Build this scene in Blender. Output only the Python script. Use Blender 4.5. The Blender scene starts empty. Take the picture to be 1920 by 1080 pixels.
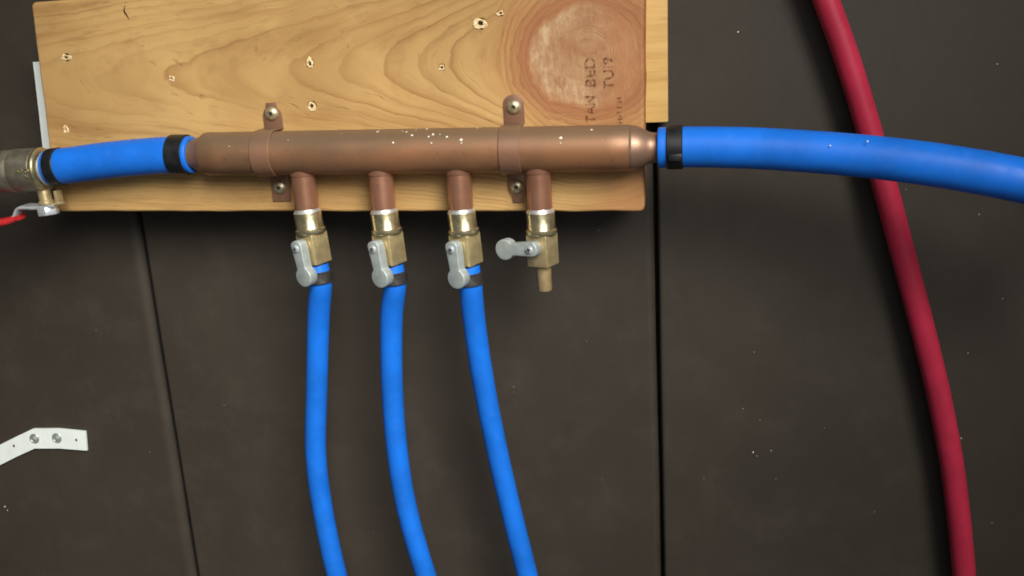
import bpy, bmesh, math, random
from mathutils import Vector, Matrix, Euler, noise as mnoise
random.seed(7)
S = bpy.context.scene
COL = S.collection

# ------------------------------------------------------------------ camera
F_PX = 1800.0                                   # focal length in pixels of a 1920 wide frame
YAW, PITCH, ROLL = math.radians(10), math.radians(15), math.radians(-3)
_fw = Vector((-math.sin(YAW)*math.cos(PITCH), math.cos(YAW)*math.cos(PITCH), -math.sin(PITCH)))
_r0 = Vector((math.cos(YAW), math.sin(YAW), 0)); _u0 = _r0.cross(_fw)
_r = math.cos(ROLL)*_r0 + math.sin(ROLL)*_u0
_u = -math.sin(ROLL)*_r0 + math.cos(ROLL)*_u0
def ray(px, py): return _fw + _r*((px-960)/F_PX) - _u*((py-540)/F_PX)
AXIS_Y = -0.0725                                # depth of the manifold's axis in front of the wall face (y = 0)
CAM = Vector((0, AXIS_Y, 0)) - ray(840, 281)*(F_PX/2940.0)
def at(px, py, y):
    d = ray(px, py); t = (y-CAM.y)/d.y
    return CAM + d*t
cam = bpy.data.cameras.new('camera'); camo = bpy.data.objects.new('camera', cam); COL.objects.link(camo)
cam.sensor_width = 36; cam.lens = F_PX*36/1920; cam.clip_start = 0.01; cam.clip_end = 50
camo.matrix_world = Matrix(((_r.x, _u.x, -_fw.x, CAM.x), (_r.y, _u.y, -_fw.y, CAM.y), (_r.z, _u.z, -_fw.z, CAM.z), (0, 0, 0, 1)))
S.camera = camo
S.render.resolution_x = 1024; S.render.resolution_y = 576; S.cycles.filter_width = 1.8

# ------------------------------------------------------------------ light (indoors: one broad lamp above right, an added weaker fill, dim room)
w = bpy.data.worlds.new('World'); S.world = w; w.use_nodes = True
bg = w.node_tree.nodes['Background']; bg.inputs[0].default_value = (0.95, 0.97, 1.0, 1); bg.inputs[1].default_value = 0.065
def area(name, loc, target, sx, sy, power, col):
    l = bpy.data.lights.new(name, 'AREA'); l.shape = 'RECTANGLE'; l.size = sx; l.size_y = sy; l.energy = power; l.color = col
    o = bpy.data.objects.new(name, l); COL.objects.link(o); o.location = loc
    o.rotation_euler = (Vector(target)-Vector(loc)).to_track_quat('-Z', 'Y').to_euler()
    return o
l = bpy.data.lights.new('ceiling_lamp', 'SPOT'); l.energy = 160; l.color = (1.0, 0.965, 0.91); l.spot_size = math.radians(48.5); l.spot_blend = 1.0; l.shadow_soft_size = 0.42
lo = bpy.data.objects.new('ceiling_lamp', l); COL.objects.link(lo); lo.location = (0.50, -1.05, 0.62)
lo.rotation_euler = (Vector((-0.21, 0, -0.27))-lo.location).to_track_quat('-Z', 'Y').to_euler()
area('fill_light', (0.35, -1.3, 0.25), (-0.05, 0, -0.1), 0.7, 0.7, 1.5, (0.95, 0.98, 1.0))  # added fill with no fixture behind it, flattens the shading
vs = S.view_settings; vs.view_transform = 'Standard'; vs.look = 'None'; vs.exposure = 0.10; vs.gamma = 1; vs.use_curve_mapping = False

# ------------------------------------------------------------------ materials
class NT:
    """small expression helper over a node tree"""
    def __init__(self, name):
        self.m = bpy.data.materials.new(name); self.m.use_nodes = True
        self.t = self.m.node_tree; self.n = self.t.nodes; self.b = self.n['Principled BSDF']
    def lk(self, src, dst):
        if hasattr(src, 'is_output'): self.t.links.new(src, dst)
        else: dst.default_value = src
    def ma(self, op, a, b=0.0, c=0.0, clamp=False):
        nd = self.n.new('ShaderNodeMath'); nd.operation = op; nd.use_clamp = clamp
        self.lk(a, nd.inputs[0]); self.lk(b, nd.inputs[1]); self.lk(c, nd.inputs[2]); return nd.outputs[0]
    def coord(self): return self.n.new('ShaderNodeTexCoord').outputs['Object']
    def sep(self, v):
        nd = self.n.new('ShaderNodeSeparateXYZ'); self.lk(v, nd.inputs[0]); return nd.outputs
    def comb(self, x, y, z):
        nd = self.n.new('ShaderNodeCombineXYZ')
        for s, i in zip((x, y, z), nd.inputs): self.lk(s, i)
        return nd.outputs[0]
    def noise(self, v, scale, detail=3, rough=0.5, dist=0.0, stretch=None):
        if stretch:
            mp = self.n.new('ShaderNodeMapping'); self.lk(v, mp.inputs[0]); mp.inputs['Scale'].default_value = stretch; v = mp.outputs[0]
        nd = self.n.new('ShaderNodeTexNoise'); self.lk(v, nd.inputs['Vector']); nd.inputs['Scale'].default_value = scale
        nd.inputs['Detail'].default_value = detail; nd.inputs['Roughness'].default_value = rough; nd.inputs['Distortion'].default_value = dist
        return nd.outputs['Fac']
    def smooth(self, x, a, b, lo=0.0, hi=1.0):
        nd = self.n.new('ShaderNodeMapRange'); nd.interpolation_type = 'SMOOTHSTEP'; self.lk(x, nd.inputs[0])
        nd.inputs[1].default_value = a; nd.inputs[2].default_value = b; nd.inputs[3].default_value = lo; nd.inputs[4].default_value = hi
        return nd.outputs[0]
    def mix(self, f, a, b):
        nd = self.n.new('ShaderNodeMix'); nd.data_type = 'RGBA'
        self.lk(f, nd.inputs['Factor'])
        for v, s in ((a, nd.inputs[6]), (b, nd.inputs[7])):
            if hasattr(v, 'is_output'): self.t.links.new(v, s)
            else: s.default_value = (*v, 1)
        return nd.outputs[2]
    def bump(self, h, strength, dist=0.001):
        nd = self.n.new('ShaderNodeBump'); nd.inputs['Strength'].default_value = strength; nd.inputs['Distance'].default_value = dist
        self.lk(h, nd.inputs['Height']); self.t.links.new(nd.outputs[0], self.b.inputs['Normal'])
    def set(self, **k):
        for n, v in k.items():
            s = self.b.inputs[n.replace('_', ' ')]
            if hasattr(v, 'is_output'): self.t.links.new(v, s)
            elif isinstance(v, tuple) and len(v) == 3: s.default_value = (*v, 1)
            else: s.default_value = v
        return self
def srgb(r, g, b):
    f = lambda c: (c/255/12.92) if c/255 <= .04045 else ((c/255+.055)/1.055)**2.4
    return (f(r), f(g), f(b))

def plain(name, col, rough, metal=0.0, var=0.15, scale=60, bump=0.0, bscale=600, spec=0.5, stretch=None):
    t = NT(name); c = t.coord(); n = t.noise(c, scale, 4, .6, stretch=stretch)
    dark = tuple(v*(1-var) for v in col); light = tuple(min(1, v*(1+var)) for v in col)
    t.set(Base_Color=t.mix(t.smooth(n, .3, .7), dark, light), Metallic=metal, Roughness=t.smooth(n, .25, .75, rough*.85, min(1, rough*1.18)))
    t.b.inputs['Specular IOR Level'].default_value = spec
    if bump: t.bump(t.noise(c, bscale, 3), bump, .0004)
    return t.m

M = {}
def hose_plastic(name, col, scuff, rough):
    t = NT(name); c = t.coord(); n = t.noise(c, 28, 4, .6); sc = t.noise(c, 160, 5, .7, .4); dst = t.noise(c, 1500, 2, .5)
    k = t.mix(t.smooth(n, .3, .7), tuple(v*.86 for v in col), tuple(v*1.12 for v in col))
    k = t.mix(t.smooth(sc, .60, .78, 0, .45), k, scuff)
    k = t.mix(t.smooth(dst, .72, .80, 0, .35), k, (0.45, 0.45, 0.42))
    t.set(Base_Color=k, Roughness=t.smooth(sc, .35, .7, rough*.85, rough*1.25)); t.b.inputs['Specular IOR Level'].default_value = .35
    t.bump(t.ma('ADD', t.noise(c, 45, 3, .5), t.ma('MULTIPLY', sc, .25)), .16, .0012)
    return t.m
M['blue'] = hose_plastic('blue_plastic', (0.009, 0.160, 0.70), (0.03, 0.22, 0.73), .46)
M['red'] = hose_plastic('red_plastic', (0.47, 0.025, 0.060), (0.52, 0.06, 0.10), .42)
M['grip'] = plain('red_grip', (0.55, 0.025, 0.03), .45, 0, .1, 80)
M['black_ring'] = plain('black_ring_metal', (0.018, 0.020, 0.020), .42, .35, .3, 120, .1, 700)
M['steel_ring'] = plain('grey_ring_metal', (0.16, 0.15, 0.14), .36, .85, .3, 150, .1, 700)
M['brass'] = plain('brass', (0.60, 0.48, 0.25), .40, .66, .14, 140, .08, 500)
M['brass_worn'] = plain('brass_worn', (0.60, 0.53, 0.32), .30, .90, .2, 140, .1, 500)
M['brass_shiny'] = plain('brass_shiny', (0.66, 0.49, 0.24), .34, .62, .12, 140, .05, 500)
M['nickel'] = plain('dull_nickel', (0.30, 0.27, 0.20), .48, .75, .18, 90, .15, 800)
M['chrome'] = plain('zinc_plate', (0.72, 0.76, 0.78), .30, .6, .12, 150)
M['screw'] = plain('brassy_screw', (0.56, 0.48, 0.30), .38, .7, .25, 300)
M['solder'] = plain('solder', (0.72, 0.72, 0.70), .35, .7, .15, 300, .3, 900)
M['handle'] = plain('handle_zinc', (0.42, 0.47, 0.45), .50, .35, .08, 200, .12, 1500)
M['white'] = plain('white_plastic', (0.84, 0.90, 0.865), .55, 0, .04, 60, .04, 900)
M['rivet'] = plain('grey_rivet', (0.36, 0.40, 0.385), .35, .35, .2, 300)
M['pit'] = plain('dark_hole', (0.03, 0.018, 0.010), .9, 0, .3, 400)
M['splinter'] = plain('torn_wood', (0.78, 0.60, 0.33), .8, 0, .25, 700, .5, 900)
M['fleck'] = plain('plaster_fleck', (0.82, 0.78, 0.68), .8, 0, .1, 900)
M['soot'] = plain('dark_inside', (0.01, 0.009, 0.008), .8, 0, .2, 100)

def copper(name, light, dark, pink, rough, top_grey=.55, metal=.38):
    t = NT(name); c = t.coord(); x, y, z = t.sep(c)
    n1 = t.noise(c, 14, 4, .6); n2 = t.noise(c, 60, 5, .65, stretch=(.35, 1, 1)); n3 = t.noise(c, 260, 4, .6)
    col = t.mix(t.smooth(n1, .35, .68), dark, light)
    col = t.mix(t.smooth(n2, .52, .75, 0, .7), col, pink)
    col = t.mix(t.smooth(n3, .60, .74, 0, .35), col, tuple(v*.45 for v in dark))
    nz = t.sep(t.n.new('ShaderNodeTexCoord').outputs['Normal'])[2]      # mixed greyer towards the upper side
    col = t.mix(t.ma('MULTIPLY', t.smooth(nz, -.1, .9, 0, top_grey), t.smooth(n1, .2, .6, .6, 1)), col, (0.20, 0.158, 0.10))
    t.set(Base_Color=col, Metallic=metal, Roughness=t.smooth(n2, .3, .7, rough*.85, rough*1.15))
    t.bump(t.noise(c, 500, 3), .10, .0003)
    return t.m
M['copper'] = copper('tarnished_copper', (0.36, 0.168, 0.078), (0.225, 0.122, 0.066), (0.42, 0.145, 0.065), .44, .7)
M['copper_bright'] = copper('copper_stub', (0.54, 0.27, 0.165), (0.42, 0.20, 0.12), (0.62, 0.21, 0.11), .32, .15, .68)
M['copper_strap'] = copper('copper_strap', (0.32, 0.165, 0.098), (0.245, 0.13, 0.080), (0.36, 0.175, 0.11), .42)
M['copper_cone'] = copper('copper_cone', (0.40, 0.24, 0.165), (0.30, 0.175, 0.115), (0.44, 0.22, 0.15), .42, .35, .6)

# dark film-faced panel
t = NT('dark_panel'); c = t.coord(); x, y, z = t.sep(c)
a = t.noise(c, 5, 5, .6); bq = t.noise(c, 26, 6, .70); d = t.noise(c, 900, 2, .5)
g = t.noise(c, 40, 4, .6, stretch=(1, 1, .12))
col = t.mix(t.smooth(a, .3, .7), (0.0375, 0.0298, 0.0215), (0.047, 0.0380, 0.0280))
col = t.mix(t.smooth(bq, .46, .74, 0, .50), col, (0.060, 0.0495, 0.0375))
col = t.mix(t.smooth(g, .55, .8, 0, .4), col, (0.030, 0.025, 0.020))
col = t.mix(t.smooth(d, .70, .80, 0, .25), col, (0.12, 0.11, 0.10))
t.set(Base_Color=col, Roughness=t.smooth(bq, .3, .75, .58, .68)); t.b.inputs['Specular IOR Level'].default_value = .35
t.bump(t.ma('ADD', t.noise(c, 260, 4, .6), t.noise(c, 30, 4, .6, stretch=(1, 1, .15))), .22, .0005)
M['panel'] = t.m
M['groove'] = plain('groove_backing', (0.008, 0.007, 0.006), .9, 0, .2, 50)

# lumber: contours of a distance field that wraps the knot (object coordinates, metres, origin = knot centre on the face)
def lumber(name, knot=True):
    t = NT(name); c = t.coord(); x, y, z = t.sep(c); A = t.ma
    w1 = t.noise(c, 11, 3, .5); w2 = t.noise(c, 40, 3, .55, stretch=(.35, 1, 1))
    wz = A('ADD', A('MULTIPLY', A('SUBTRACT', w1, .5), .010), A('MULTIPLY', A('SUBTRACT', w2, .5), .003))
    dz = A('ADD', z, wz)
    if knot:
        ax = A('ABSOLUTE', x)
        lg = A('LOGARITHM', A('MAXIMUM', A('DIVIDE', ax, .055), 1.0), math.e)
        far = A('MULTIPLY', .055, A('ADD', 1.0, A('MULTIPLY', lg, .27)))
        xe = A('MINIMUM', ax, far)
        r = A('SQRT', A('ADD', A('MULTIPLY', xe, xe), A('MULTIPLY', dz, dz)))
        rn = A('ADD', r, A('MULTIPLY', A('SUBTRACT', t.noise(c, 55, 3), .5), .0016))
        ph = A('ADD', A('MULTIPLY', rn, 125), A('MULTIPLY', A('MULTIPLY', rn, rn), 1600))
    else:
        r = None
        rn = dz; ph = A('MULTIPLY', A('ADD', dz, A('MULTIPLY', x, .05)), 160)
    fr = A('FRACT', ph)
    saw = A('POWER', fr, 4.5)
    line = A('SUBTRACT', saw, t.smooth(fr, .90, 1.0))
    line = A('MAXIMUM', line, 0.0)
    amp = t.smooth(t.noise(c, 26, 2, .5, stretch=(.3, 1, 1)), .34, .60, .32, 1.0)
    if knot: amp = A('MAXIMUM', amp, A('MULTIPLY', t.smooth(x, -.20, -.09), t.smooth(x, .02, -.01)))
    wn = t.n.new('ShaderNodeTexWhiteNoise'); wn.noise_dimensions = '1D'; t.lk(A('FLOOR', ph), wn.inputs['W'])
    line = A('MULTIPLY', line, A('MULTIPLY', amp, t.smooth(wn.outputs['Value'], .1, .9, .35, 1.25)))
    if knot: line = A('MULTIPLY', line, t.smooth(x, -.30, -.13, .95, 1.0))
    fine = t.noise(c, 420, 4, .6, stretch=(.05, 1, 1))
    med = t.noise(c, 120, 4, .6, stretch=(.06, 1, 1))
    if knot:                                     # fibres follow the growth rings round the knot
        fv = t.comb(A('MULTIPLY', A('ADD', x, z), .045), 0.0, rn)
        fine = t.noise(fv, 520, 4, .65); med = t.noise(fv, 150, 4, .6)
    pore = t.noise(t.comb(A('MULTIPLY', A('ADD', x, A('MULTIPLY', z, .6)), .11), 0.0, rn) if knot else c, 900, 2, .5)
    tone = t.noise(c, 9, 3, .5); blot = t.noise(c, 38, 5, .65)
    col = t.mix(t.smooth(tone, .32, .68), srgb(180, 142, 88), srgb(205, 166, 106))
    col = t.mix(t.smooth(med, .46, .72, 0, .55), col, srgb(152, 108, 60))
    col = t.mix(A('MINIMUM', A('MULTIPLY', line, .78), 1.0), col, srgb(142, 94, 48))
    col = t.mix(t.smooth(fine, .50, .74, 0, .40), col, srgb(138, 96, 52))
    col = t.mix(t.smooth(pore, .64, .74, 0, .30), col, srgb(108, 70, 36))
    col = t.mix(t.smooth(blot, .52, .72, 0, .22), col, srgb(142, 106, 66))
    h = A('ADD', A('ADD', A('MULTIPLY', line, .5), A('MULTIPLY', fine, .9)), A('MULTIPLY', t.smooth(pore, .60, .74), -.8))
    if knot:
        # reddish resin-soaked wood round the knot and towards the right end
        k1 = A('SQRT', A('ADD', A('POWER', A('DIVIDE', x, 1.13), 2.0), A('POWER', z, 2.0)))
        kw = A('ADD', k1, A('MULTIPLY', A('SUBTRACT', t.noise(c, 45, 4, .6), .5), .014))
        red = t.smooth(kw, .070, .030, 0, .60)
        right = t.smooth(A('ADD', x, A('MULTIPLY', A('SUBTRACT', w1, .5), .03)), -.022, .028, 0, .58)
        col = t.mix(A('MAXIMUM', red, right), col, srgb(176, 118, 74))
        rings = A('POWER', A('FRACT', A('MULTIPLY', kw, 230)), 3.0)
        rm = A('MULTIPLY', rings, A('MULTIPLY', t.smooth(kw, .055, .04), t.smooth(kw, .026, .031)))
        col = t.mix(A('MULTIPLY', rm, .62), col, srgb(138, 78, 46))
        rim = A('MULTIPLY', t.smooth(kw, .026, .033), t.smooth(kw, .046, .035))
        col = t.mix(A('MULTIPLY', rim, .62), col, srgb(158, 100, 66))
        inner = t.smooth(kw, .0335, .0275)
        rad = t.noise(t.comb(A('MULTIPLY', x, 1.0), 0.0, A('MULTIPLY', z, .45)), 210, 5, .65)
        conc = A('FRACT', A('ADD', A('MULTIPLY', kw, 120), A('MULTIPLY', w1, 1.5)))
        kcol = t.mix(t.smooth(t.noise(c, 70, 4, .6), .36, .64), srgb(164, 118, 80), srgb(182, 140, 100))
        kcol = t.mix(A('MULTIPLY', A('POWER', conc, 3.0), .30), kcol, srgb(150, 98, 62))
        sp = t.noise(c, 330, 3, .6, stretch=(1, 1, .45))
        kcol = t.mix(t.smooth(sp, .66, .75, 0, .85), kcol, srgb(104, 68, 40))
        # the knot's left crescent is dry and pale with torn fibres, its heart and right side browner
        cres = A('MULTIPLY', t.smooth(kw, .013, .026), t.smooth(A('ADD', x, A('MULTIPLY', z, .25)), .010, -.016))
        kcol = t.mix(A('MULTIPLY', cres, t.smooth(rad, .40, .66, .05, .62)), kcol, srgb(218, 190, 150))
        kcol = t.mix(t.smooth(x, .002, .024, 0, .70), kcol, srgb(178, 120, 78))
        col = t.mix(inner, col, kcol)
        h = A('ADD', h, A('MULTIPLY', A('MULTIPLY', inner, sp), -2.2))
    t.set(Base_Color=col, Roughness=t.smooth(fine, .3, .7, .52, .68)); t.b.inputs['Specular IOR Level'].default_value = .35
    t.bump(h, .35, .0006)
    return t.m
M['lumber'] = lumber('pine_lumber', True)
t = NT('cleat_pine'); c = t.coord(); x, y, z = t.sep(c)
fi = t.noise(c, 300, 4, .6, stretch=(.06, 1, 1)); me = t.noise(c, 80, 4, .6, stretch=(.08, 1, 1))
col = t.mix(t.smooth(me, .35, .7), srgb(220, 182, 112), srgb(198, 156, 90)); col = t.mix(t.smooth(fi, .5, .75, 0, .4), col, srgb(172, 128, 70))
t.set(Base_Color=col, Roughness=.65); t.bump(fi, .4, .0005); M['cleat'] = t.m
# faded ink stamp: ink that has worn away in places
t = NT('stamp_ink'); c = t.coord()
wear = t.noise(c, 260, 4, .65)
t.set(Base_Color=srgb(106, 64, 42), Roughness=.8, Alpha=t.smooth(wear, .36, .60, .40, .02)); M['ink'] = t.m

# ------------------------------------------------------------------ mesh helpers
def mesh_of(vs_, fs, mat, smooth=True, angle=40):
    me = bpy.data.meshes.new('m'); me.from_pydata([tuple(v) for v in vs_], [], fs); me.validate()
    bm = bmesh.new(); bm.from_mesh(me); bmesh.ops.recalc_face_normals(bm, faces=bm.faces); bm.to_mesh(me); bm.free()
    if isinstance(mat, list):
        for q in mat: me.materials.append(M[q])
    else: me.materials.append(M[mat])
    if smooth:
        me.shade_smooth(); me.set_sharp_from_angle(angle=math.radians(angle))
    return me
def link(name, me, parent=None, loc=(0, 0, 0), label=None, cat=None, group=None, kind=None):
    o = bpy.data.objects.new(name, me); COL.objects.link(o); o.location = loc
    if me: me.name = name
    if parent: o.parent = parent
    if label: o['label'] = label
    if cat: o['category'] = cat
    if group: o['group'] = group
    if kind: o['kind'] = kind
    return o
def rel(vs_, p): return [Vector(v)-Vector(p) for v in vs_]
def join(*parts):
    V, Fc = [], []
    for v, f in parts:
        n = len(V); V += list(v); Fc += [tuple(i+n for i in q) for q in f]
    return V, Fc
def frame(d):
    d = Vector(d).normalized(); h = Vector((0, 0, 1)) if abs(d.z) < .9 else Vector((0, -1, 0))
    a = d.cross(h).normalized(); return a, d.cross(a).normalized(), d
def lathe(p, d, prof, seg=40):
    """prof: (distance along d from p, radius); r = 0 closes to a point"""
    a, b, d = frame(d); p = Vector(p); V, Fc, rows = [], [], []
    for s, r in prof:
        if r <= 1e-9: rows.append([len(V)]); V.append(p+d*s)
        else:
            rows.append(list(range(len(V), len(V)+seg)))
            for k in range(seg):
                an = 2*math.pi*k/seg; V.append(p+d*s+(a*math.cos(an)+b*math.sin(an))*r)
    for r0, r1 in zip(rows, rows[1:]):
        for k in range(seg):
            k2 = (k+1) % seg
            if len(r0) == 1 and len(r1) > 1: Fc.append((r0[0], r1[k], r1[k2]))
            elif len(r1) == 1 and len(r0) > 1: Fc.append((r0[k], r1[0], r0[k2]))
            elif len(r0) > 1: Fc.append((r0[k], r1[k], r1[k2], r0[k2]))
    return V, Fc
def catmull(P, n=12):
    P = [Vector(p) for p in P]; Q = [P[0]*2-P[1]]+P+[P[-1]*2-P[-2]]; out = []
    for i in range(1, len(Q)-2):
        for k in range(n):
            u = k/n; p0, p1, p2, p3 = Q[i-1:i+3]
            out.append(.5*((2*p1)+(p2-p0)*u+(2*p0-5*p1+4*p2-p3)*u*u+(3*p1-p0-3*p2+p3)*u**3))
    out.append(P[-1]); return out
def tube(P, r, seg=32, wall=.002, ends=(True, True)):
    """hollow pipe along P; an end with True is an open cut with its wall and bore"""
    V, Fc, rows = [], [], []
    tan = [(P[min(i+1, len(P)-1)]-P[max(i-1, 0)]).normalized() for i in range(len(P))]
    a = frame(tan[0])[0]
    def ring(p, tg, rr):
        nonlocal a
        a = (a-tg*a.dot(tg)).normalized(); b = tg.cross(a)
        rows.append(list(range(len(V), len(V)+seg)))
        for k in range(seg):
            an = 2*math.pi*k/seg; V.append(p+(a*math.cos(an)+b*math.sin(an))*rr)
    e = .0005
    if ends[0]:
        ring(P[0]+tan[0]*.012, tan[0], r-wall); ring(P[0], tan[0], r-wall); ring(P[0], tan[0], r-e)
        ring(P[0]+tan[0]*e, tan[0], r)
    for p, tg in zip(P, tan): 
        if ends[0] and p is P[0] or ends[1] and p is P[-1]: continue
        ring(p, tg, r)
    if ends[1]:
        ring(P[-1]-tan[-1]*e, tan[-1], r); ring(P[-1], tan[-1], r-e); ring(P[-1], tan[-1], r-wall); ring(P[-1]-tan[-1]*.012, tan[-1], r-wall)
    for r0, r1 in zip(rows, rows[1:]):
        for k in range(seg):
            k2 = (k+1) % seg; Fc.append((r0[k], r1[k], r1[k2], r0[k2]))
    return V, Fc
def prism(outline, axis_a, axis_b, depth_dir, depth, origin=(0, 0, 0), bevel=0, seg=2):
    """outline of 2D points in (axis_a, axis_b), extruded along depth_dir; bevelled"""
    bm = bmesh.new(); o = Vector(origin); A = Vector(axis_a); B = Vector(axis_b); D = Vector(depth_dir)*depth
    f0 = [bm.verts.new(o+A*x+B*z) for x, z in outline]; f1 = [bm.verts.new(o+A*x+B*z+D) for x, z in outline]
    n = len(outline); bm.faces.new(f0); bm.faces.new(f1[::-1])
    for k in range(n): bm.faces.new((f0[k], f1[k], f1[(k+1) % n], f0[(k+1) % n]))
    bmesh.ops.recalc_face_normals(bm, faces=bm.faces)
    if bevel:
        ed = [e for e in bm.edges if len(e.link_faces) == 2 and e.calc_face_angle(0) > math.radians(35)]
        bmesh.ops.bevel(bm, geom=ed, offset=bevel, segments=seg, profile=.5, affect='EDGES', clamp_overlap=True)
    bm.verts.index_update(); V = [v.co.copy() for v in bm.verts]; Fc = [tuple(v.index for v in f.verts) for f in bm.faces]; bm.free()
    return V, Fc
def box(c, sx, sy, sz, bevel=0):
    x, y, z = c
    return prism([(-sx/2, -sz/2), (sx/2, -sz/2), (sx/2, sz/2), (-sx/2, sz/2)], (1, 0, 0), (0, 0, 1), (0, 1, 0), sy, (x, y-sy/2, z), bevel)
X, Y, Z = Vector((1, 0, 0)), Vector((0, 1, 0)), Vector((0, 0, 1))
MM = .001

# ------------------------------------------------------------------ wall: backing and three dark panels with bevelled edges
wall = link('wall', mesh_of(*box((0, .022, 0), 2.6, .02, 2.2), 'groove', False), kind='structure')
def zline(p0, p1):                               # x as a function of z along a joint
    a, b = at(*p0, 0), at(*p1, 0)
    return lambda z: a.x+(b.x-a.x)*(z-a.z)/(b.z-a.z)
jl, jr = zline((258, 400), (368, 1080)), zline((1229, 420), (1242, 1080))
ZT, ZB = 1.05, -1.05
def panel(xl, xr, gl, gr, bl, br):
    """xl/xr: joint functions or numbers; g: half gap; b: bevel width of each edge"""
    V, Fc = [], []; N = 40
    for i in range(N+1):
        z = ZB+(ZT-ZB)*i/N
        wob = lambda s: .0006*mnoise.noise(Vector((s, 0, z*9)))
        l = (xl(z) if callable(xl) else xl)+gl+wob(3.1); r = (xr(z) if callable(xr) else xr)-gr+wob(9.7)
        prof = [(l, .0115), (l, .0045), (l+bl*.25, .0022), (l+bl*.6, .0007), (l+bl, 0), (l+bl+.0015, 0), (r-br-.0015, 0), (r-br, 0), (r-br*.6, .0007), (r-br*.25, .0022), (r, .0045), (r, .0115)]
        V += [Vector((x, y, z)) for x, y in prof]
    for i in range(N):
        for k in range(11): Fc.append((i*12+k, i*12+k+1, (i+1)*12+k+1, (i+1)*12+k))
    me = mesh_of(V, Fc, ['panel', 'groove'], True, 60)
    for q in me.polygons:
        if abs(q.normal.x) > .98: q.material_index = 1      # sealed dark edges of the sheet
    return link('panel', me, wall)
panel(-1.25, jl, 0, .0019, .001, .007)
panel(jl, jr, .0019, .0012, .0016, .0045)
panel(jr, 1.25, .0012, 0, .002, .001)
# pale specks of dust and plaster on the panels
def blob(c, s, n=(0, -1, 0)):
    a, b, d = frame(n); c = Vector(c); V = [c+d*s*.35]; k = 7
    for i in range(k):
        an = 2*math.pi*i/k; rr = s*random.uniform(.55, 1.1); V.append(c+(a*math.cos(an)+b*math.sin(an))*rr)
    return V, [(0, 1+i, 1+(i+1) % k) for i in range(k)]+[tuple(range(k, 0, -1))]
sp = [(1412, 848, 1.5), (1446, 845, .9), (1419, 855, .6), (1455, 898, .5), (1393, 766, .6), (1425, 788, .5), (1384, 60, 1.1), (9, 950, 1.7), (14, 957, 1.0),
      (1122, 432, .6), (963, 725, .5), (963, 735, .4), (281, 848, .5), (1320, 897, .5), (1414, 660, .5), (1802, 822, .9), (1815, 662, .7), (1836, 402, .8), (1699, 355, .7), (1546, 802, .5),
      (1500, 640, .4), (1100, 640, .4), (1130, 900, .4), (420, 760, .4), (180, 620, .4), (700, 1000, .4), (1640, 960, .4), (1880, 560, .6), (1870, 120, .7), (1860, 980, .6)]
link('dust_speck', mesh_of(*join(*[blob(at(a, b, -.0002), s*.001*.55) for a, b, s in sp]), 'fleck', False), wall, kind='stuff')

# ------------------------------------------------------------------ cleat behind the board
BF, BB = -.057, -.0195                           # front and back of the board
cl_l, cl_r, cl_b = at(1100, 230, BB).x, at(1252, 120, BB).x, at(1232, 230, BB).z
cv, cf = prism([(cl_l, cl_b), (cl_r, cl_b), (cl_r+.0006, cl_b+.16), (cl_l, cl_b+.16)], X, Z, Y, .0188, (0, BB+.0002, 0), .0011)
p = Vector((cl_r-.02, BB, cl_b))
link('wood_cleat', mesh_of(rel(cv, p), cf, 'cleat'), None, p, 'narrow pale yellow wood cleat peeking out behind right end of the board', 'wood strip')

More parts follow.
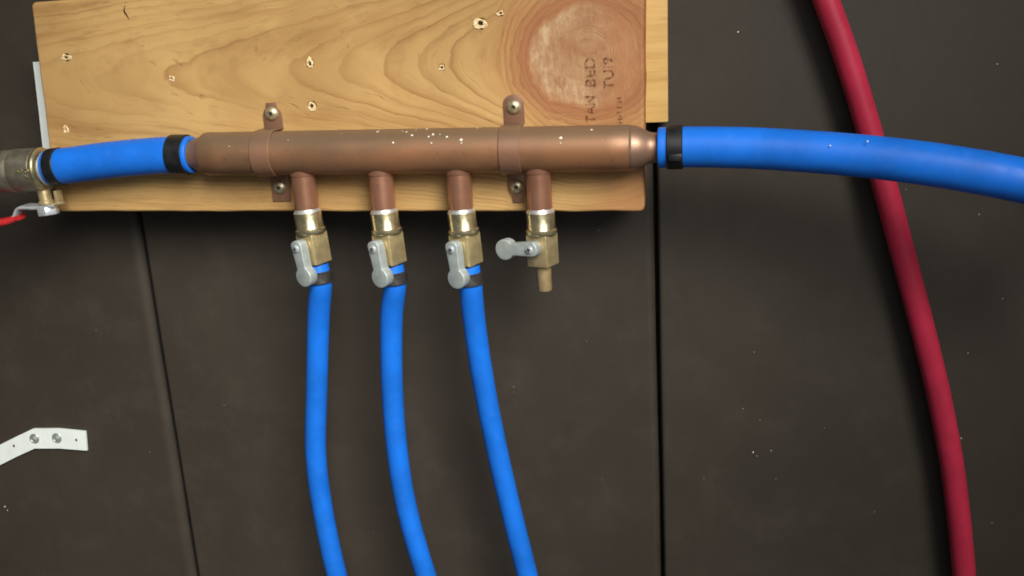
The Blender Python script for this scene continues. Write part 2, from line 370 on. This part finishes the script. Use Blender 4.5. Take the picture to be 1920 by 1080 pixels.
# ------------------------------------------------------------------ board with rounded arrises and screw pits
KNOT = at(1102, 106, BF)
TL, BL, BR = at(57, 4, BF), at(107, 397, BF), at(1208, 397, BF)
TR = Vector((at(1210, 0, BF).x, BF, TL.z+.0015))
HOLES = [(124, 108, 1.7), (322, 148, 1.2), (580, 119, 1.9), (584, 199, 2.0), (828, 127, 1.3), (901, 45, 2.3), (938, 25, 1.2), (124, 243, 1.5)]
hp = [(at(a, b, BF), s) for a, b, s in HOLES]
NX, NZ = 560, 200
def board_mesh():
    V, Fc = [], []; R = .0017
    LX, LZ = (BR-BL).length, (TL-BL).length
    for j in range(NZ+1):
        v = j/NZ
        for i in range(NX+1):
            u = i/NX
            q = BL.lerp(BR, u).lerp(TL.lerp(TR, u), v)
            dx, dz = min(u, 1-u)*LX, min(v, 1-v)*LZ
            # in-plane rounding of the four corners
            rc = .0035
            if dx < rc and dz < rc:
                ex, ez = rc-dx, rc-dz; m = max(ex, ez); l = math.hypot(ex, ez)
                if l > 0:
                    k = m/l; sx = 1 if u < .5 else -1; sz = 1 if v < .5 else -1
                    q = q+Vector((sx*ex*(1-k), 0, sz*ez*(1-k)))
            dm = min(dx, dz); Rk = R*(1+.35*mnoise.noise(Vector((q.x*30, 3, q.z*30))))
            y = 0.0
            if dm < Rk: y = Rk-math.sqrt(max(0, Rk*Rk-(Rk-dm)**2))
            e = .0005*max(0, 1-dm/.006)
            q = q+Vector((e*mnoise.noise(Vector((1.7, q.z*60, 0))), 0, e*mnoise.noise(Vector((q.x*45, 8.1, 0)))))
            for h, s in hp:
                rr = math.hypot(q.x-h.x, q.z-h.z)
                if rr < s*.0016: y += (.0045 if h is not hp[-1][0] else .0003)*min(1, max(0, (s*.0016-rr)/(s*.0008)))
            y += .00025*mnoise.noise(Vector((q.x*18, 0, q.z*40)))
            V.append(Vector((q.x, BF+y, q.z))-KNOT)
    W = NX+1
    for j in range(NZ):
        for i in range(NX): Fc.append((j*W+i, j*W+i+1, (j+1)*W+i+1, (j+1)*W+i))
    loop = [i for i in range(W)]+[j*W+NX for j in range(1, NZ+1)]+[NZ*W+i for i in range(NX-1, -1, -1)]+[j*W for j in range(NZ-1, 0, -1)]
    b0 = len(V)
    for k in loop: V.append(Vector((V[k].x, BB-KNOT.y, V[k].z)))
    n = len(loop)
    for k in range(n): Fc.append((loop[k], b0+k, b0+(k+1) % n, loop[(k+1) % n]))
    Fc.append(tuple(b0+k for k in range(n)))
    return mesh_of(V, Fc, 'lumber', True, 50)
board = link('mounting_board', board_mesh(), None, KNOT, 'pine mounting board with large knot fixed to the dark wall', 'board')
for h, s in hp:                                  # torn fibres round each old screw hole, dark bore in the middle
    k = 17; V = []; Fc = []; el = random.uniform(.75, 1.25); bo = Vector((random.uniform(-.4, .4), 0, random.uniform(-.4, .4)))*.001*s*.5; nz_ = [random.uniform(-.30, .40) for _ in range(k)]
    nz_ = [(nz_[i-1]+nz_[i]*2)/3 for i in range(k)]
    for ri, (r0, y0) in enumerate(((.0026, .00015), (.0021, -.0006), (.0013, -.0004), (.0010, .0022))):
        for i in range(k):
            an = 2*math.pi*i/k; rr = r0*s*.62*(1+(nz_[i] if ri in (0, 1) else random.uniform(-.3, .2)))
            V.append((bo if ri > 1 else Vector())+Vector((math.cos(an)*rr*el, y0*(.5+s*.35)*(random.uniform(.3, 1.5) if ri == 1 else 1), math.sin(an)*rr/el)))
    for ri in range(3):
        for i in range(k): Fc.append((ri*k+i, ri*k+(i+1) % k, ri*k+k+(i+1) % k, ri*k+k+i))
    o = link('screw_hole', mesh_of(V, Fc, 'splinter', False), board, h-KNOT)
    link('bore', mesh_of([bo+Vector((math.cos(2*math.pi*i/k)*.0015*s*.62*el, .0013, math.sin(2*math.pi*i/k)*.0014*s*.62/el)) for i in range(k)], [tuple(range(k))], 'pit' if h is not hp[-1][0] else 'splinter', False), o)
def text_mesh(body, size, mat, extrude=.00004):
    c = bpy.data.curves.new('t', 'FONT'); c.body = body; c.size = size; c.extrude = extrude; c.align_x = 'LEFT'; c.space_character = 1.05; c.offset = size*.022
    o = bpy.data.objects.new('t', c); COL.objects.link(o); bpy.context.view_layer.update()
    me = bpy.data.meshes.new_from_object(o.evaluated_get(bpy.context.evaluated_depsgraph_get())); bpy.data.objects.remove(o)
    me.materials.clear(); me.materials.append(M[mat]); return me
for body, px, py0, size, sq in (('TAN', 1117, 231, .0088, .95), ('BED', 1117, 164, .0092, 1.1), ('TUI9', 1151, 168, .0090, 1.05), ('HH I M', 1167, 232, .0048, 1.1)):
    o = link('stamp_lettering', text_mesh(body, size, 'ink'), board)
    q = at(px, py0, BF)-KNOT; o.location = (q.x, -.00032, q.z)
    o.rotation_euler = (math.radians(90), math.radians(-90), 0); o.scale = (sq, 1, 1)

# ------------------------------------------------------------------ copper manifold with four soldered valves
Ay = AXIS_Y
TA, TB = at(388, 289, Ay), at(1181, 277.5, Ay)
tr_len = (TB-TA).length; td = (TB-TA).normalized(); RT = .0143
MAN = (TA+TB)/2
man = link('copper_manifold', None, None, MAN, 'tarnished copper manifold pipe with four valves strapped across the board', 'manifold')
trv, trf = lathe(TA, td, [(0, RT-.0006), (.0009, RT)]+[(tr_len*k/20, RT) for k in range(1, 20)]+[(tr_len-.0004, RT), (tr_len, RT-.0003)], 64)
trunk = link('trunk', mesh_of(rel(trv, MAN), trf, 'copper'), man)
# left reducer: short shoulder and neck; right reducer: long cone and neck
v, f = lathe(TA, -td, [(-.002, RT-.0007), (.0002, RT-.0004), (.0012, RT-.0012), (.0032, RT-.0026), (.0056, .0110), (.0085, .0099), (.011, .0094), (.026, .0094), (.026, .0074), (.004, .0074)], 48)
link('reducer', mesh_of(rel(v, MAN), f, 'copper', True, 60), man)
v, f = lathe(TB, td, [(-.002, RT-.0005), (.0001, RT-.0006), (.0010, RT-.0002), (.0016, RT-.0003), (.0045, RT-.0009), (.0075, RT-.0021), (.0100, RT-.0036), (.0118, RT-.0046), (.0132, .0093), (.0145, .0092), (.0170, .0093), (.036, .0093), (.036, .0072), (.012, .0068)], 48)
rr_ = link('reducer', mesh_of(rel(v, MAN), f, 'copper_cone', True, 60), man)

def valve_meshes():
    d = {}
    mm = lambda L: [(a*MM, b*MM) for a, b in L]
    D = (0, 0, -1)
    d['coupling'] = mesh_of(*lathe((0, 0, 0), D, mm([(.2, 7.6), (0, 8.4), (.25, 9.0), (.8, 9.1), (10.6, 9.1), (11.2, 9.5), (11.7, 10.1), (13.6, 10.2), (14.2, 9.9), (14.6, 8.0)]), 48), 'brass_worn')
    d['solder_bead'] = mesh_of(*lathe((0, 0, .0007), D, mm([(-1.6, 7.95), (-.6, 8.2), (.2, 8.8), (.75, 9.1), (.95, 8.9), (.95, 7.0)]), 40), 'solder')
    sq = [(-7.5*MM, -7.5*MM), (7.5*MM, -7.5*MM), (7.5*MM, 7.5*MM), (-7.5*MM, 7.5*MM)]
    hv, hf = prism(sq, X, Y, (0, 0, -1), 20.6*MM, (0, 0, -14.4*MM), .55*MM, 3)
    d['valve'] = mesh_of(hv, hf, 'brass', True, 50)
    d['spout'] = mesh_of(*lathe((0, 0, -.0345), D, mm([(0, 7.0), (.7, 6.8), (1.2, 5.6), (1.9, 4.8), (16.6, 4.7), (17.4, 4.3), (17.4, 3.2), (6, 3.2)]), 40), 'brass_shiny', True, 35)
    d['stem'] = mesh_of(*lathe((0, -.0074, -.0215), (0, -1, 0), mm([(-.5, 5.0), (.5, 5.0), (.7, 3.6), (2.5, 3.4)]), 28), 'brass')
    # handle: rounded neck widening into a round paddle, local origin at the stem
    o2 = []; R = 6.8; cz = -19.5; hw0, hw1 = 4.7, 3.9
    for an in range(0, 181, 15): o2.append((hw0*math.cos(math.radians(an)), 1.6+3.6*math.sin(math.radians(an))))
    a0 = math.degrees(math.asin(hw1/R))
    zt = cz+R*math.cos(math.radians(a0))
    o2.append((-hw1-.15, zt+4)); 
    for k in range(25):
        an = math.radians(90+a0+(360-2*a0)*k/24); o2.append((R*math.cos(an), cz+R*math.sin(an)))
    o2.append((hw1+.15, zt+4))
    o2 = [(a*MM, b*MM) for a, b in o2]
    d['handle'] = mesh_of(*prism(o2, X, Z, (0, -1, 0), 7.0*MM, (0, 0, 0), .8*MM, 3), 'handle', True, 50)
    d['handle_screw'] = mesh_of(*lathe((0, -.0068, 0), (0, -1, 0), mm([(0, 2.7), (.5, 2.7), (.55, 2.35), (1.3, 2.2), (1.65, 1.5), (1.7, 1.0), (.9, .5), (.7, 0)]), 24), 'chrome')
    cr = []
    for an in (35, 125):
        v_, f_ = box((0, -.00840, 0), .0030, .0003, .0006)
        m_ = Matrix.Rotation(math.radians(an), 4, 'Y'); cr.append(([m_ @ q for q in v_], f_))
    d['screw_slot'] = mesh_of(*join(*cr), 'black_ring', False)
    return d
VM = valve_meshes()
def VROT(tilt): return (Matrix.Rotation(math.radians(-tilt), 3, 'Y') @ Matrix.Rotation(math.radians(-24), 3, 'Z')).to_euler()
STUBS = [(576, 397, 4.5, 6, 'first brass valve from the left, lever down, blue hose fitted'), (720, 397, 3.5, 6, 'second brass valve from the left, lever down, blue hose fitted'),
         (865, 397, 3.5, 3, 'third brass valve from the left, lever down, blue hose fitted'), (1013, 397, 1.0, None, 'rightmost brass valve with lever turned sideways and bare spout')]
VALVE_MW = []
def trunk_z(x): return TA.z+(TB.z-TA.z)*(x-TA.x)/(TB.x-TA.x)
for px, py, tilt, hrot, lab in STUBS:
    top = at(px, py, Ay)
    zt = trunk_z(top.x)
    L = zt-top.z
    s0 = math.sqrt(RT**2-.0079**2)
    v, f = lathe((top.x, Ay, zt), (0, 0, -1), [(s0-.003, .0090), (s0+.0016, .0087), (s0+.0028, .0085), (s0+.0031, .0080), (L*.75, .00795), (L+.003, .00795)], 40)
    st = link('stub_pipe', mesh_of(rel(v, MAN), f, 'copper_bright'), man)
    va = link('valve', VM['valve'], man, top-MAN, lab)
    va.rotation_euler = VROT(tilt)
    for nm in ('coupling', 'solder_bead', 'spout', 'stem'): link(nm, VM[nm], va)
    hd = link('handle', VM['handle'], va, (0, -.0088, -.0215))
    ang = hrot if hrot is not None else -1
    hd.rotation_euler = (0, math.radians(-ang+tilt*.3) if hrot is not None else math.radians(86), 0)
    for nm in ('handle_screw', 'screw_slot'):
        q = link(nm, VM[nm], va, (0, -.0088, -.0215)); q.rotation_euler = (0, random.uniform(0, 1), 0)
    VALVE_MW.append(Matrix.Translation(top) @ VROT(tilt).to_matrix().to_4x4())
# plaster flecks stuck on the trunk
def on_trunk(px, py):
    d_ = ray(px, py); best = None
    o = CAM-TA; dd = d_-td*d_.dot(td); oo = o-td*o.dot(td)
    a_, b_, c_ = dd.dot(dd), 2*dd.dot(oo), oo.dot(oo)-(RT+.00005)**2
    q = b_*b_-4*a_*c_
    t_ = (-b_-math.sqrt(max(q, 0)))/(2*a_); P_ = CAM+d_*t_
    n_ = (P_-TA)-td*(P_-TA).dot(td); return P_, n_.normalized()
fl = [(1051, 259, 2.0), (1051, 268, .8), (865, 262, 1.9), (865, 268, 1.2), (838, 256, 1.4), (812, 252, 1.7), (804, 256, 1.3), (809, 268, 1.2), (825, 252, .8), (762, 247, 1.2), (772, 254, 1.7), (755, 246, .8),
      (707, 247, 1.6), (711, 245, .8), (737, 267, 1.6), (780, 243, 1.0), (800, 242, 1.5), (895, 240, 1.2), (1109, 243, 1.6), (966, 266, 1.0), (540, 262, .6), (640, 250, .6), (430, 274, .6), (1130, 262, .5)]
fb = []
for a_, b_, s_ in fl:
    P_, n_ = on_trunk(a_, b_); fb.append(blob(P_, s_*.00058, n_))
v, f = join(*fb); link('plaster_fleck', mesh_of(rel(v, MAN), f, 'fleck', False), man, kind='stuff')

# ------------------------------------------------------------------ copper straps and their screws
def strap(px, top_px, bot_px, label, style):
    cx = at(px, 281, Ay-RT).x; cz = trunk_z(cx); W = .0132; TH = .0007; r1 = RT+.0003
    p0 = Vector((cx, BF, cz))
    st = link('pipe_strap', None, None, p0, label, 'pipe strap', 'copper straps holding the manifold')
    zt_, zb_ = at(px+30, top_px, BF).z-cz, at(px+30, bot_px, BF).z-cz
    yc = Ay-BF                                  # pipe centre relative to the board face
    # band: arc over the pipe down to the board plane on both sides
    prof_o, prof_i = [], []
    yb = -.0004
    N = 30
    for k in range(N+1):
        an = math.radians(180*k/N)
        prof_i.append((yc-math.sin(an)*r1, math.cos(an)*r1)); prof_o.append((yc-math.sin(an)*(r1+TH), math.cos(an)*(r1+TH)))
    prof_i = [(yb, r1)]+prof_i+[(yb, -r1)]; prof_o = [(yb-TH, r1+TH)]+prof_o+[(yb-TH, -r1-TH)]
    V, Fc = [], []; n = len(prof_i); e = .0004
    for xo in (-W/2, -W/2+e, W/2-e, W/2):
        k_ = 0 if abs(xo) < W/2-1e-6 else e
        for (a_, b_), (c_, d_) in zip(prof_o, prof_i):
            m_ = Vector((0, a_, b_)); i_ = Vector((0, c_, d_)); dr = (i_-m_)
            V.append(Vector((xo, 0, 0))+m_+dr*(k_/TH if k_ else 0))
    b0 = len(V)
    for xo in (-W/2, W/2):
        for c_, d_ in prof_i: V.append(Vector((xo, c_, d_)))
    for r_ in range(3):
        for k in range(n-1): Fc.append((r_*n+k, r_*n+k+1, (r_+1)*n+k+1, (r_+1)*n+k))
    for k in range(n-1):
        Fc.append((b0+k, b0+k+1, k+1, k)); Fc.append((3*n+k, 3*n+k+1, b0+n+k+1, b0+n+k)); Fc.append((b0+k, b0+n+k, b0+n+k+1, b0+k+1))
    link('band', mesh_of(V, Fc, 'copper_strap', True, 35), st)
    for s_, ze, shape in ((1, zt_, style[0]), (-1, zb_, style[1])):
        h = abs(ze)-r1; hw = W/2
        if shape == 'round': o2 = [(-hw, 0), (hw, 0)]+[(hw*math.cos(math.radians(a_)), h-hw*.8+hw*.8*math.sin(math.radians(a_))) for a_ in range(0, 181, 15)]
        elif shape == 'flat': o2 = [(-hw, 0), (hw, 0), (hw, h), (-hw, h)]
        else:                                     # waisted end with a narrow tip
            o2 = [(-hw, 0), (hw, 0), (hw, h*.55), (hw*.85, h*.70), (hw*.62, h*.80), (hw*.55, h), (-hw*.55, h), (-hw*.62, h*.80), (-hw*.85, h*.70), (-hw, h*.55)]
        o2 = [(a_, s_*(r1+b_)) for a_, b_ in o2]
        link('tab', mesh_of(*prism(o2, X, Z, (0, -1, 0), .0010, (0, -.0004, 0), .0003, 2), 'copper_strap', True, 35), st)
        zs = s_*(r1+h*(.58 if s_ > 0 else .52))
        sc = link('screw', mesh_of(*lathe((0, -.0014, 0), (0, -1, 0), [(-.0008, .0046), (.0004, .0047), (.0010, .0044), (.0019, .0035), (.0025, .0022), (.0026, .0014), (.0017, .0008), (.0014, 0)], 28), 'screw', True, 35), st, (random.uniform(-.0006, .0004), 0, zs))
        an = random.uniform(20, 70); cr = []
        for q_ in (an, an+90):
            v_, f_ = box((0, -.00385, 0), .0030, .0003, .0006); m_ = Matrix.Rotation(math.radians(q_), 4, 'Y'); cr.append(([m_ @ t_ for t_ in v_], f_))
        link('slot', mesh_of(*join(*cr), 'black_ring', False), sc)
    return st
strap(484, 192, 377, 'left copper pipe strap near the short hose, notched top tab', ('notch', 'flat'))
strap(953, 176, 379, 'right copper pipe strap beside the fourth valve, rounded top tab', ('round', 'notch'))

# ------------------------------------------------------------------ hoses
def hose(name, P, r, mat, label, ends, group, n=14):
    C = catmull(P, n); p = C[0].copy()
    v, f = tube(C, r, 36, .0024, ends)
    return link(name, mesh_of(rel(v, p), f, mat, True, 50), None, p, label, 'hose', group), C, p
def crimp(parent, p0, P, d, r, wd, mat, name='crimp_ring'):
    e = .0005; t_ = .0011
    v, f = lathe(P, d, [(-wd/2, r-.0002), (-wd/2, r+t_-e), (-wd/2+e, r+t_), (wd/2-e, r+t_), (wd/2, r+t_-e), (wd/2, r-.0002), (-wd/2, r-.0002)], 44)
    return link(name, mesh_of(rel(v, p0), f, mat, True, 35), parent)
def along(C, s):
    for a_, b_ in zip(C, C[1:]):
        l = (b_-a_).length
        if s <= l: return a_+(b_-a_)*(s/l), (b_-a_).normalized()
        s -= l
G1 = 'blue hoses hanging from the valves'
HP = [[(597, 600, -.066), (594, 720, -.060), (592, 850, -.055), (606, 960, -.052), (632, 1080, -.050), (672, 1220, -.048)],
      [(734, 600, -.066), (735, 720, -.060), (744, 840, -.055), (762, 950, -.052), (799, 1080, -.050), (850, 1220, -.048)],
      [(890, 610, -.066), (907, 720, -.060), (933, 850, -.055), (960, 965, -.052), (989, 1080, -.050), (1022, 1220, -.048)]]
HL = ['leftmost of the three blue hoses hanging from the valves', 'middle of the three blue hoses hanging from the valves', 'rightmost of the three blue hoses, slanting down to the right']
for k in range(3):
    mw = VALVE_MW[k]
    a0, a1 = mw @ Vector((0, 0, -.0366)), mw @ Vector((0, 0, -.0500))
    o, C, p = hose('blue_hose', [a0, a1]+[at(*q) for q in HP[k]], .0077, 'blue', HL[k], (True, False), G1)
    q, d_ = along(C, .0080); crimp(o, p, q, d_, .0079, .0082, 'steel_ring')
# right hose, pushed on the right neck
PR = [at(1234, 277, Ay-.001), at(1300, 275.5, Ay-.002), at(1400, 277.5, Ay-.005), at(1500, 283, Ay-.009), at(1600, 291, Ay-.014), at(1700, 302, Ay-.020), at(1800, 316.5, Ay-.026), at(1900, 335, Ay-.032), at(2020, 362, Ay-.038), at(2200, 412, Ay-.045)]
o, C, p = hose('blue_hose', PR, .0124, 'blue', 'thick blue hose running right from the manifold, crossing the red hose', (True, False), None)
q, d_ = along(C, .0102); rg = crimp(o, p, q, d_, .0124, .0098, 'black_ring')
v, f = box(q+Vector((0, -.0140, -.0045)), .0080, .0016, .0042, .0004); link('crimp_tab', mesh_of(rel(v, p), f, 'black_ring'), rg)
fb = [blob(at(a_, b_, Ay-y_)-p, s_*.0006) for a_, b_, s_, y_ in ((1557, 273, 1.0, .0245), (1627, 265, 1.2, .0270))]
link('plaster_fleck', mesh_of(*join(*fb), 'fleck', False), o, kind='stuff')
# short left hose between the ball valve and the manifold
PL = [at(361, 290, Ay), at(325, 290.5, Ay), at(270, 294, Ay-.001), at(200, 301, Ay-.002), at(140, 309, Ay-.002), at(93, 315, Ay-.002)]
o, C, p = hose('blue_hose', PL, .0123, 'blue', 'short blue hose joining the ball valve to the left manifold end', (True, True), None)
q, d_ = along(C, .0085); crimp(o, p, q, d_, .0123, .0118, 'black_ring')
tot = sum((b_-a_).length for a_, b_ in zip(C, C[1:]))
q, d_ = along(C, tot-.0062); crimp(o, p, q, d_, .0119, .0080, 'black_ring')
vdir = (C[-1]-C[-2]).normalized(); VEND = C[-1]
# red hose against the wall
RP = [(1492, -160), (1549, 0), (1590, 115), (1628, 240), (1662, 360), (1702, 510), (1736, 640), (1764, 760), (1789, 900), (1808, 1080), (1818, 1240)]
o, C, p = hose('red_hose', [at(a_, b_, -.017) for a_, b_ in RP], .0079, 'red', 'dark red hose curving down the wall behind the blue hose', (False, False), None)

# ------------------------------------------------------------------ ball valve at the left with a red lever
bdir = (at(-60, 327, Ay-.002)-at(80, 316.5, Ay-.002)).normalized()
B0 = at(86, 316.5, Ay-.002)
bv = link('ball_valve', None, None, B0, 'dull metal ball valve with red lever at the left edge', 'valve')
L_ = lambda P, d, L: lathe(P, d, [(a_*MM, b_*MM) for a_, b_ in L], 56)
v, f = L_(B0, bdir, [(2.6, 11.0), (3.2, 13.6), (4.2, 14.6), (19.5, 15.1), (20.0, 15.0), (20.6, 14.4), (21.4, 14.4), (22.2, 14.9), (30, 14.6), (36, 13.2), (50, 12.8), (66, 12.8)])
body = link('body', mesh_of(rel(v, B0), f, 'nickel', True, 35), bv)
v, f = L_(B0, bdir, [(4.0, 13.0), (3.6, 14.5), (2.6, 14.9), (1.2, 14.7), (.5, 14.0), (.4, 11.0)])
link('collar', mesh_of(rel(v, B0), f, 'brass_worn', True, 35), bv)
v, f = L_(B0, bdir, [(2.0, 9.5), (-.4, 9.6), (-1.4, 11.9), (-2.4, 12.0), (-2.6, 10.2), (-12, 10.0), (-12, 8.0)])
link('barb', mesh_of(rel(v, B0), f, 'chrome', True, 35), bv)
# cast marks on the body
for body_t, px, py, sz in (('AB-D', 29, 326, .0042), ('7u', 46, 335, .0030)):
    o = link('cast_lettering', text_mesh(body_t, sz, 'brass_worn', .0002), body)
    d_ = ray(px, py); oo = CAM-B0; dd = d_-bdir*d_.dot(bdir); o2 = oo-bdir*oo.dot(bdir)
    A_, B_, C_ = dd.dot(dd), 2*dd.dot(o2), o2.dot(o2)-.0149**2
    t_ = (-B_-math.sqrt(B_*B_-4*A_*C_))/(2*A_); P_ = CAM+d_*t_
    n_ = ((P_-B0)-bdir*(P_-B0).dot(bdir)).normalized(); xax = -bdir; yax = n_.cross(xax)
    o.matrix_local = Matrix(((xax.x, yax.x, n_.x, P_.x-B0.x), (xax.y, yax.y, n_.y, P_.y-B0.y), (xax.z, yax.z, n_.z, P_.z-B0.z), (0, 0, 0, 1)))
SP = B0+bdir*.0055; dn = Vector((.10, -.05, -1)).normalized()
v, f = L_(SP, dn, [(11, 4.4), (21.5, 4.2), (22, 5.2), (24.0, 5.2), (24.2, 3.4), (31, 3.3)]); link('stem', mesh_of(rel(v, B0), f, 'brass', True, 35), bv)
hx = [(math.cos(math.radians(60*k+12))*7.2*MM, math.sin(math.radians(60*k+12))*7.2*MM) for k in range(6)]
e1 = X-dn*X.dot(dn); e1.normalize(); e2 = dn.cross(e1)
v, f = prism(hx, e1, e2, dn, 5.6*MM, SP+dn*.0262, .5*MM); link('nut', mesh_of(rel(v, B0), f, 'chrome', True, 35), bv)
# stop tab to the right of the stem
v, f = prism([(-.0015, -.004), (.012, -.0045), (.0135, 0), (.012, .0045), (-.0015, .004)], e1, e2, dn, .0018, SP+dn*.0238, .0004); link('stop_plate', mesh_of(rel(v, B0), f, 'brass', True, 35), bv)
v, f = box(SP+dn*.0200+e1*.0100, .0022, .007, .0085, .0004); link('stop_tab', mesh_of(rel(v, B0), f, 'brass', True, 35), bv)
def ribbon(P, wdir, width, th, e=.0006):
    C = catmull(P, 10); V, Fc = [], []; wd = Vector(wdir).normalized()
    for i, p_ in enumerate(C):
        tg = (C[min(i+1, len(C)-1)]-C[max(i-1, 0)]).normalized(); nn = tg.cross(wd).normalized()
        w_ = width(i/(len(C)-1)) if callable(width) else width
        for a_, b_ in ((-w_/2, -th/2+e), (-w_/2+e, -th/2), (w_/2-e, -th/2), (w_/2, -th/2+e), (w_/2, th/2-e), (w_/2-e, th/2), (-w_/2+e, th/2), (-w_/2, th/2-e)): V.append(p_+wd*a_+nn*b_)
    for i in range(len(C)-1):
        for k in range(8): Fc.append((i*8+k, i*8+(k+1) % 8, i*8+8+(k+1) % 8, i*8+8+k))
    Fc.append(tuple(range(8))); Fc.append(tuple(range(len(V)-1, len(V)-9, -1)))
    return V, Fc
hub = SP+dn*.0252; wdv = Vector((.05, -1, -.05))
ly = hub.y
lev = [hub+e1*.0075, hub-e1*.0015, hub-e1*.008-dn*.0002, at(42, 388, ly), at(33, 403, ly), at(22, 411, ly), at(0, 416, ly), at(-20, 420, ly)]
v, f = ribbon(lev, wdv, .0115, .0022); link('lever', mesh_of(rel(v, B0), f, 'chrome', True, 45), bv)
grp = [at(38, 405.5, ly), at(24, 411.5, ly), at(10, 415, ly), at(-15, 420, ly), at(-60, 428, ly), at(-130, 438, ly)]
v, f = ribbon(grp, wdv, lambda u: .0125+.003*min(1, u*4), .0044, .0014); link('grip', mesh_of(rel(v, B0), f, 'grip', True, 60), bv)

# ------------------------------------------------------------------ white plastic hanger straps
def flat_strip(P, width, th, mat='white'): return ribbon(P, (0, 0, 1), width, th)
# upper one: its edge shows between wall and the board's left end
Pw = [at(66, 116, -.0165), at(72, 160, -.0165), at(79, 215, -.0165), at(86, 275, -.0165), at(92, 320, -.0165)]
V, Fc = [], []
for i, p_ in enumerate(Pw):
    for dx_, dy_ in ((-.0008-.0012*i/4, 0), (-.0008-.0012*i/4, -.0016), (.0085, -.0016), (.0085, 0)): V.append(p_+Vector((dx_, dy_, 0)))
for i in range(len(Pw)-1):
    for k in range(4): Fc.append((i*4+k, i*4+(k+1) % 4, i*4+4+(k+1) % 4, i*4+4+k))
Fc += [(0, 1, 2, 3), tuple(len(V)-1-k for k in range(4))]
p = Pw[-1]
link('hanger_strap', mesh_of(rel(V, p), Fc, 'white', False), None, p, 'thin white plastic strap tucked behind the left end of the board', 'strap')
# lower one: bent flat strap with two rivets
SY = -.0028
top_e = [(-90, 888), (0, 834), (30, 819), (62, 804), (110, 804), (160, 809)]
bot_e = [(-90, 923), (0, 872), (32, 856), (65, 841), (112, 841), (163, 845)]
tp, bt = [at(a_, b_, SY) for a_, b_ in top_e], [at(a_, b_, SY) for a_, b_ in bot_e]
N = len(tp); V = tp+bt+[q+Vector((0, .0018, 0)) for q in tp+bt]; Fc = []
for i in range(N-1):
    Fc += [(i, i+1, N+i+1, N+i), (2*N+i, 3*N+i, 3*N+i+1, 2*N+i+1), (i, 2*N+i, 2*N+i+1, i+1), (N+i, N+i+1, 3*N+i+1, 3*N+i)]
Fc += [(N-1, 2*N-1, 4*N-1, 3*N-1), (0, 2*N, 3*N, N)]
p = bt[-1]
ws = link('hanger_strap', mesh_of(rel(V, p), Fc, 'white', True, 40), None, p, 'bent white plastic strap with two grey rivets at lower left', 'strap')
for a_, b_ in ((65, 822), (107, 821)):
    q = at(a_, b_, SY)
    v, f = lathe((0, 0, 0), (0, -1, 0), [(-.0006, .0044), (.0005, .0044), (.0009, .0040), (.0010, .0032), (.0006, .0028), (.0010, .0022), (.0016, .0012), (.0017, 0)], 28)
    link('rivet', mesh_of(v, f, 'rivet', True, 35), ws, q-p)
for a_, b_ in ((26, 836), (143, 825)):
    q = at(a_, b_, SY)
    v, f = lathe((0, 0, 0), (0, -1, 0), [(-.0004, .0011), (.00012, .0011), (.00014, 0)], 14)
    link('nail_hole', mesh_of([Vector((t_.x*.8, t_.y, t_.z*1.2)) for t_ in v], f, 'pit', False), ws, q-p)

# a dark gouge near the board's upper left corner
V, Fc = ribbon([at(235, 10, BF), at(233, 20, BF), at(238, 29, BF), at(243, 37, BF)], (1, 0, .3), lambda u: .0002+.0009*math.sin(math.pi*min(1, u*1.05)), .0006, .00005)
link('gouge', mesh_of(rel(V, KNOT), Fc, 'pit', False), board)
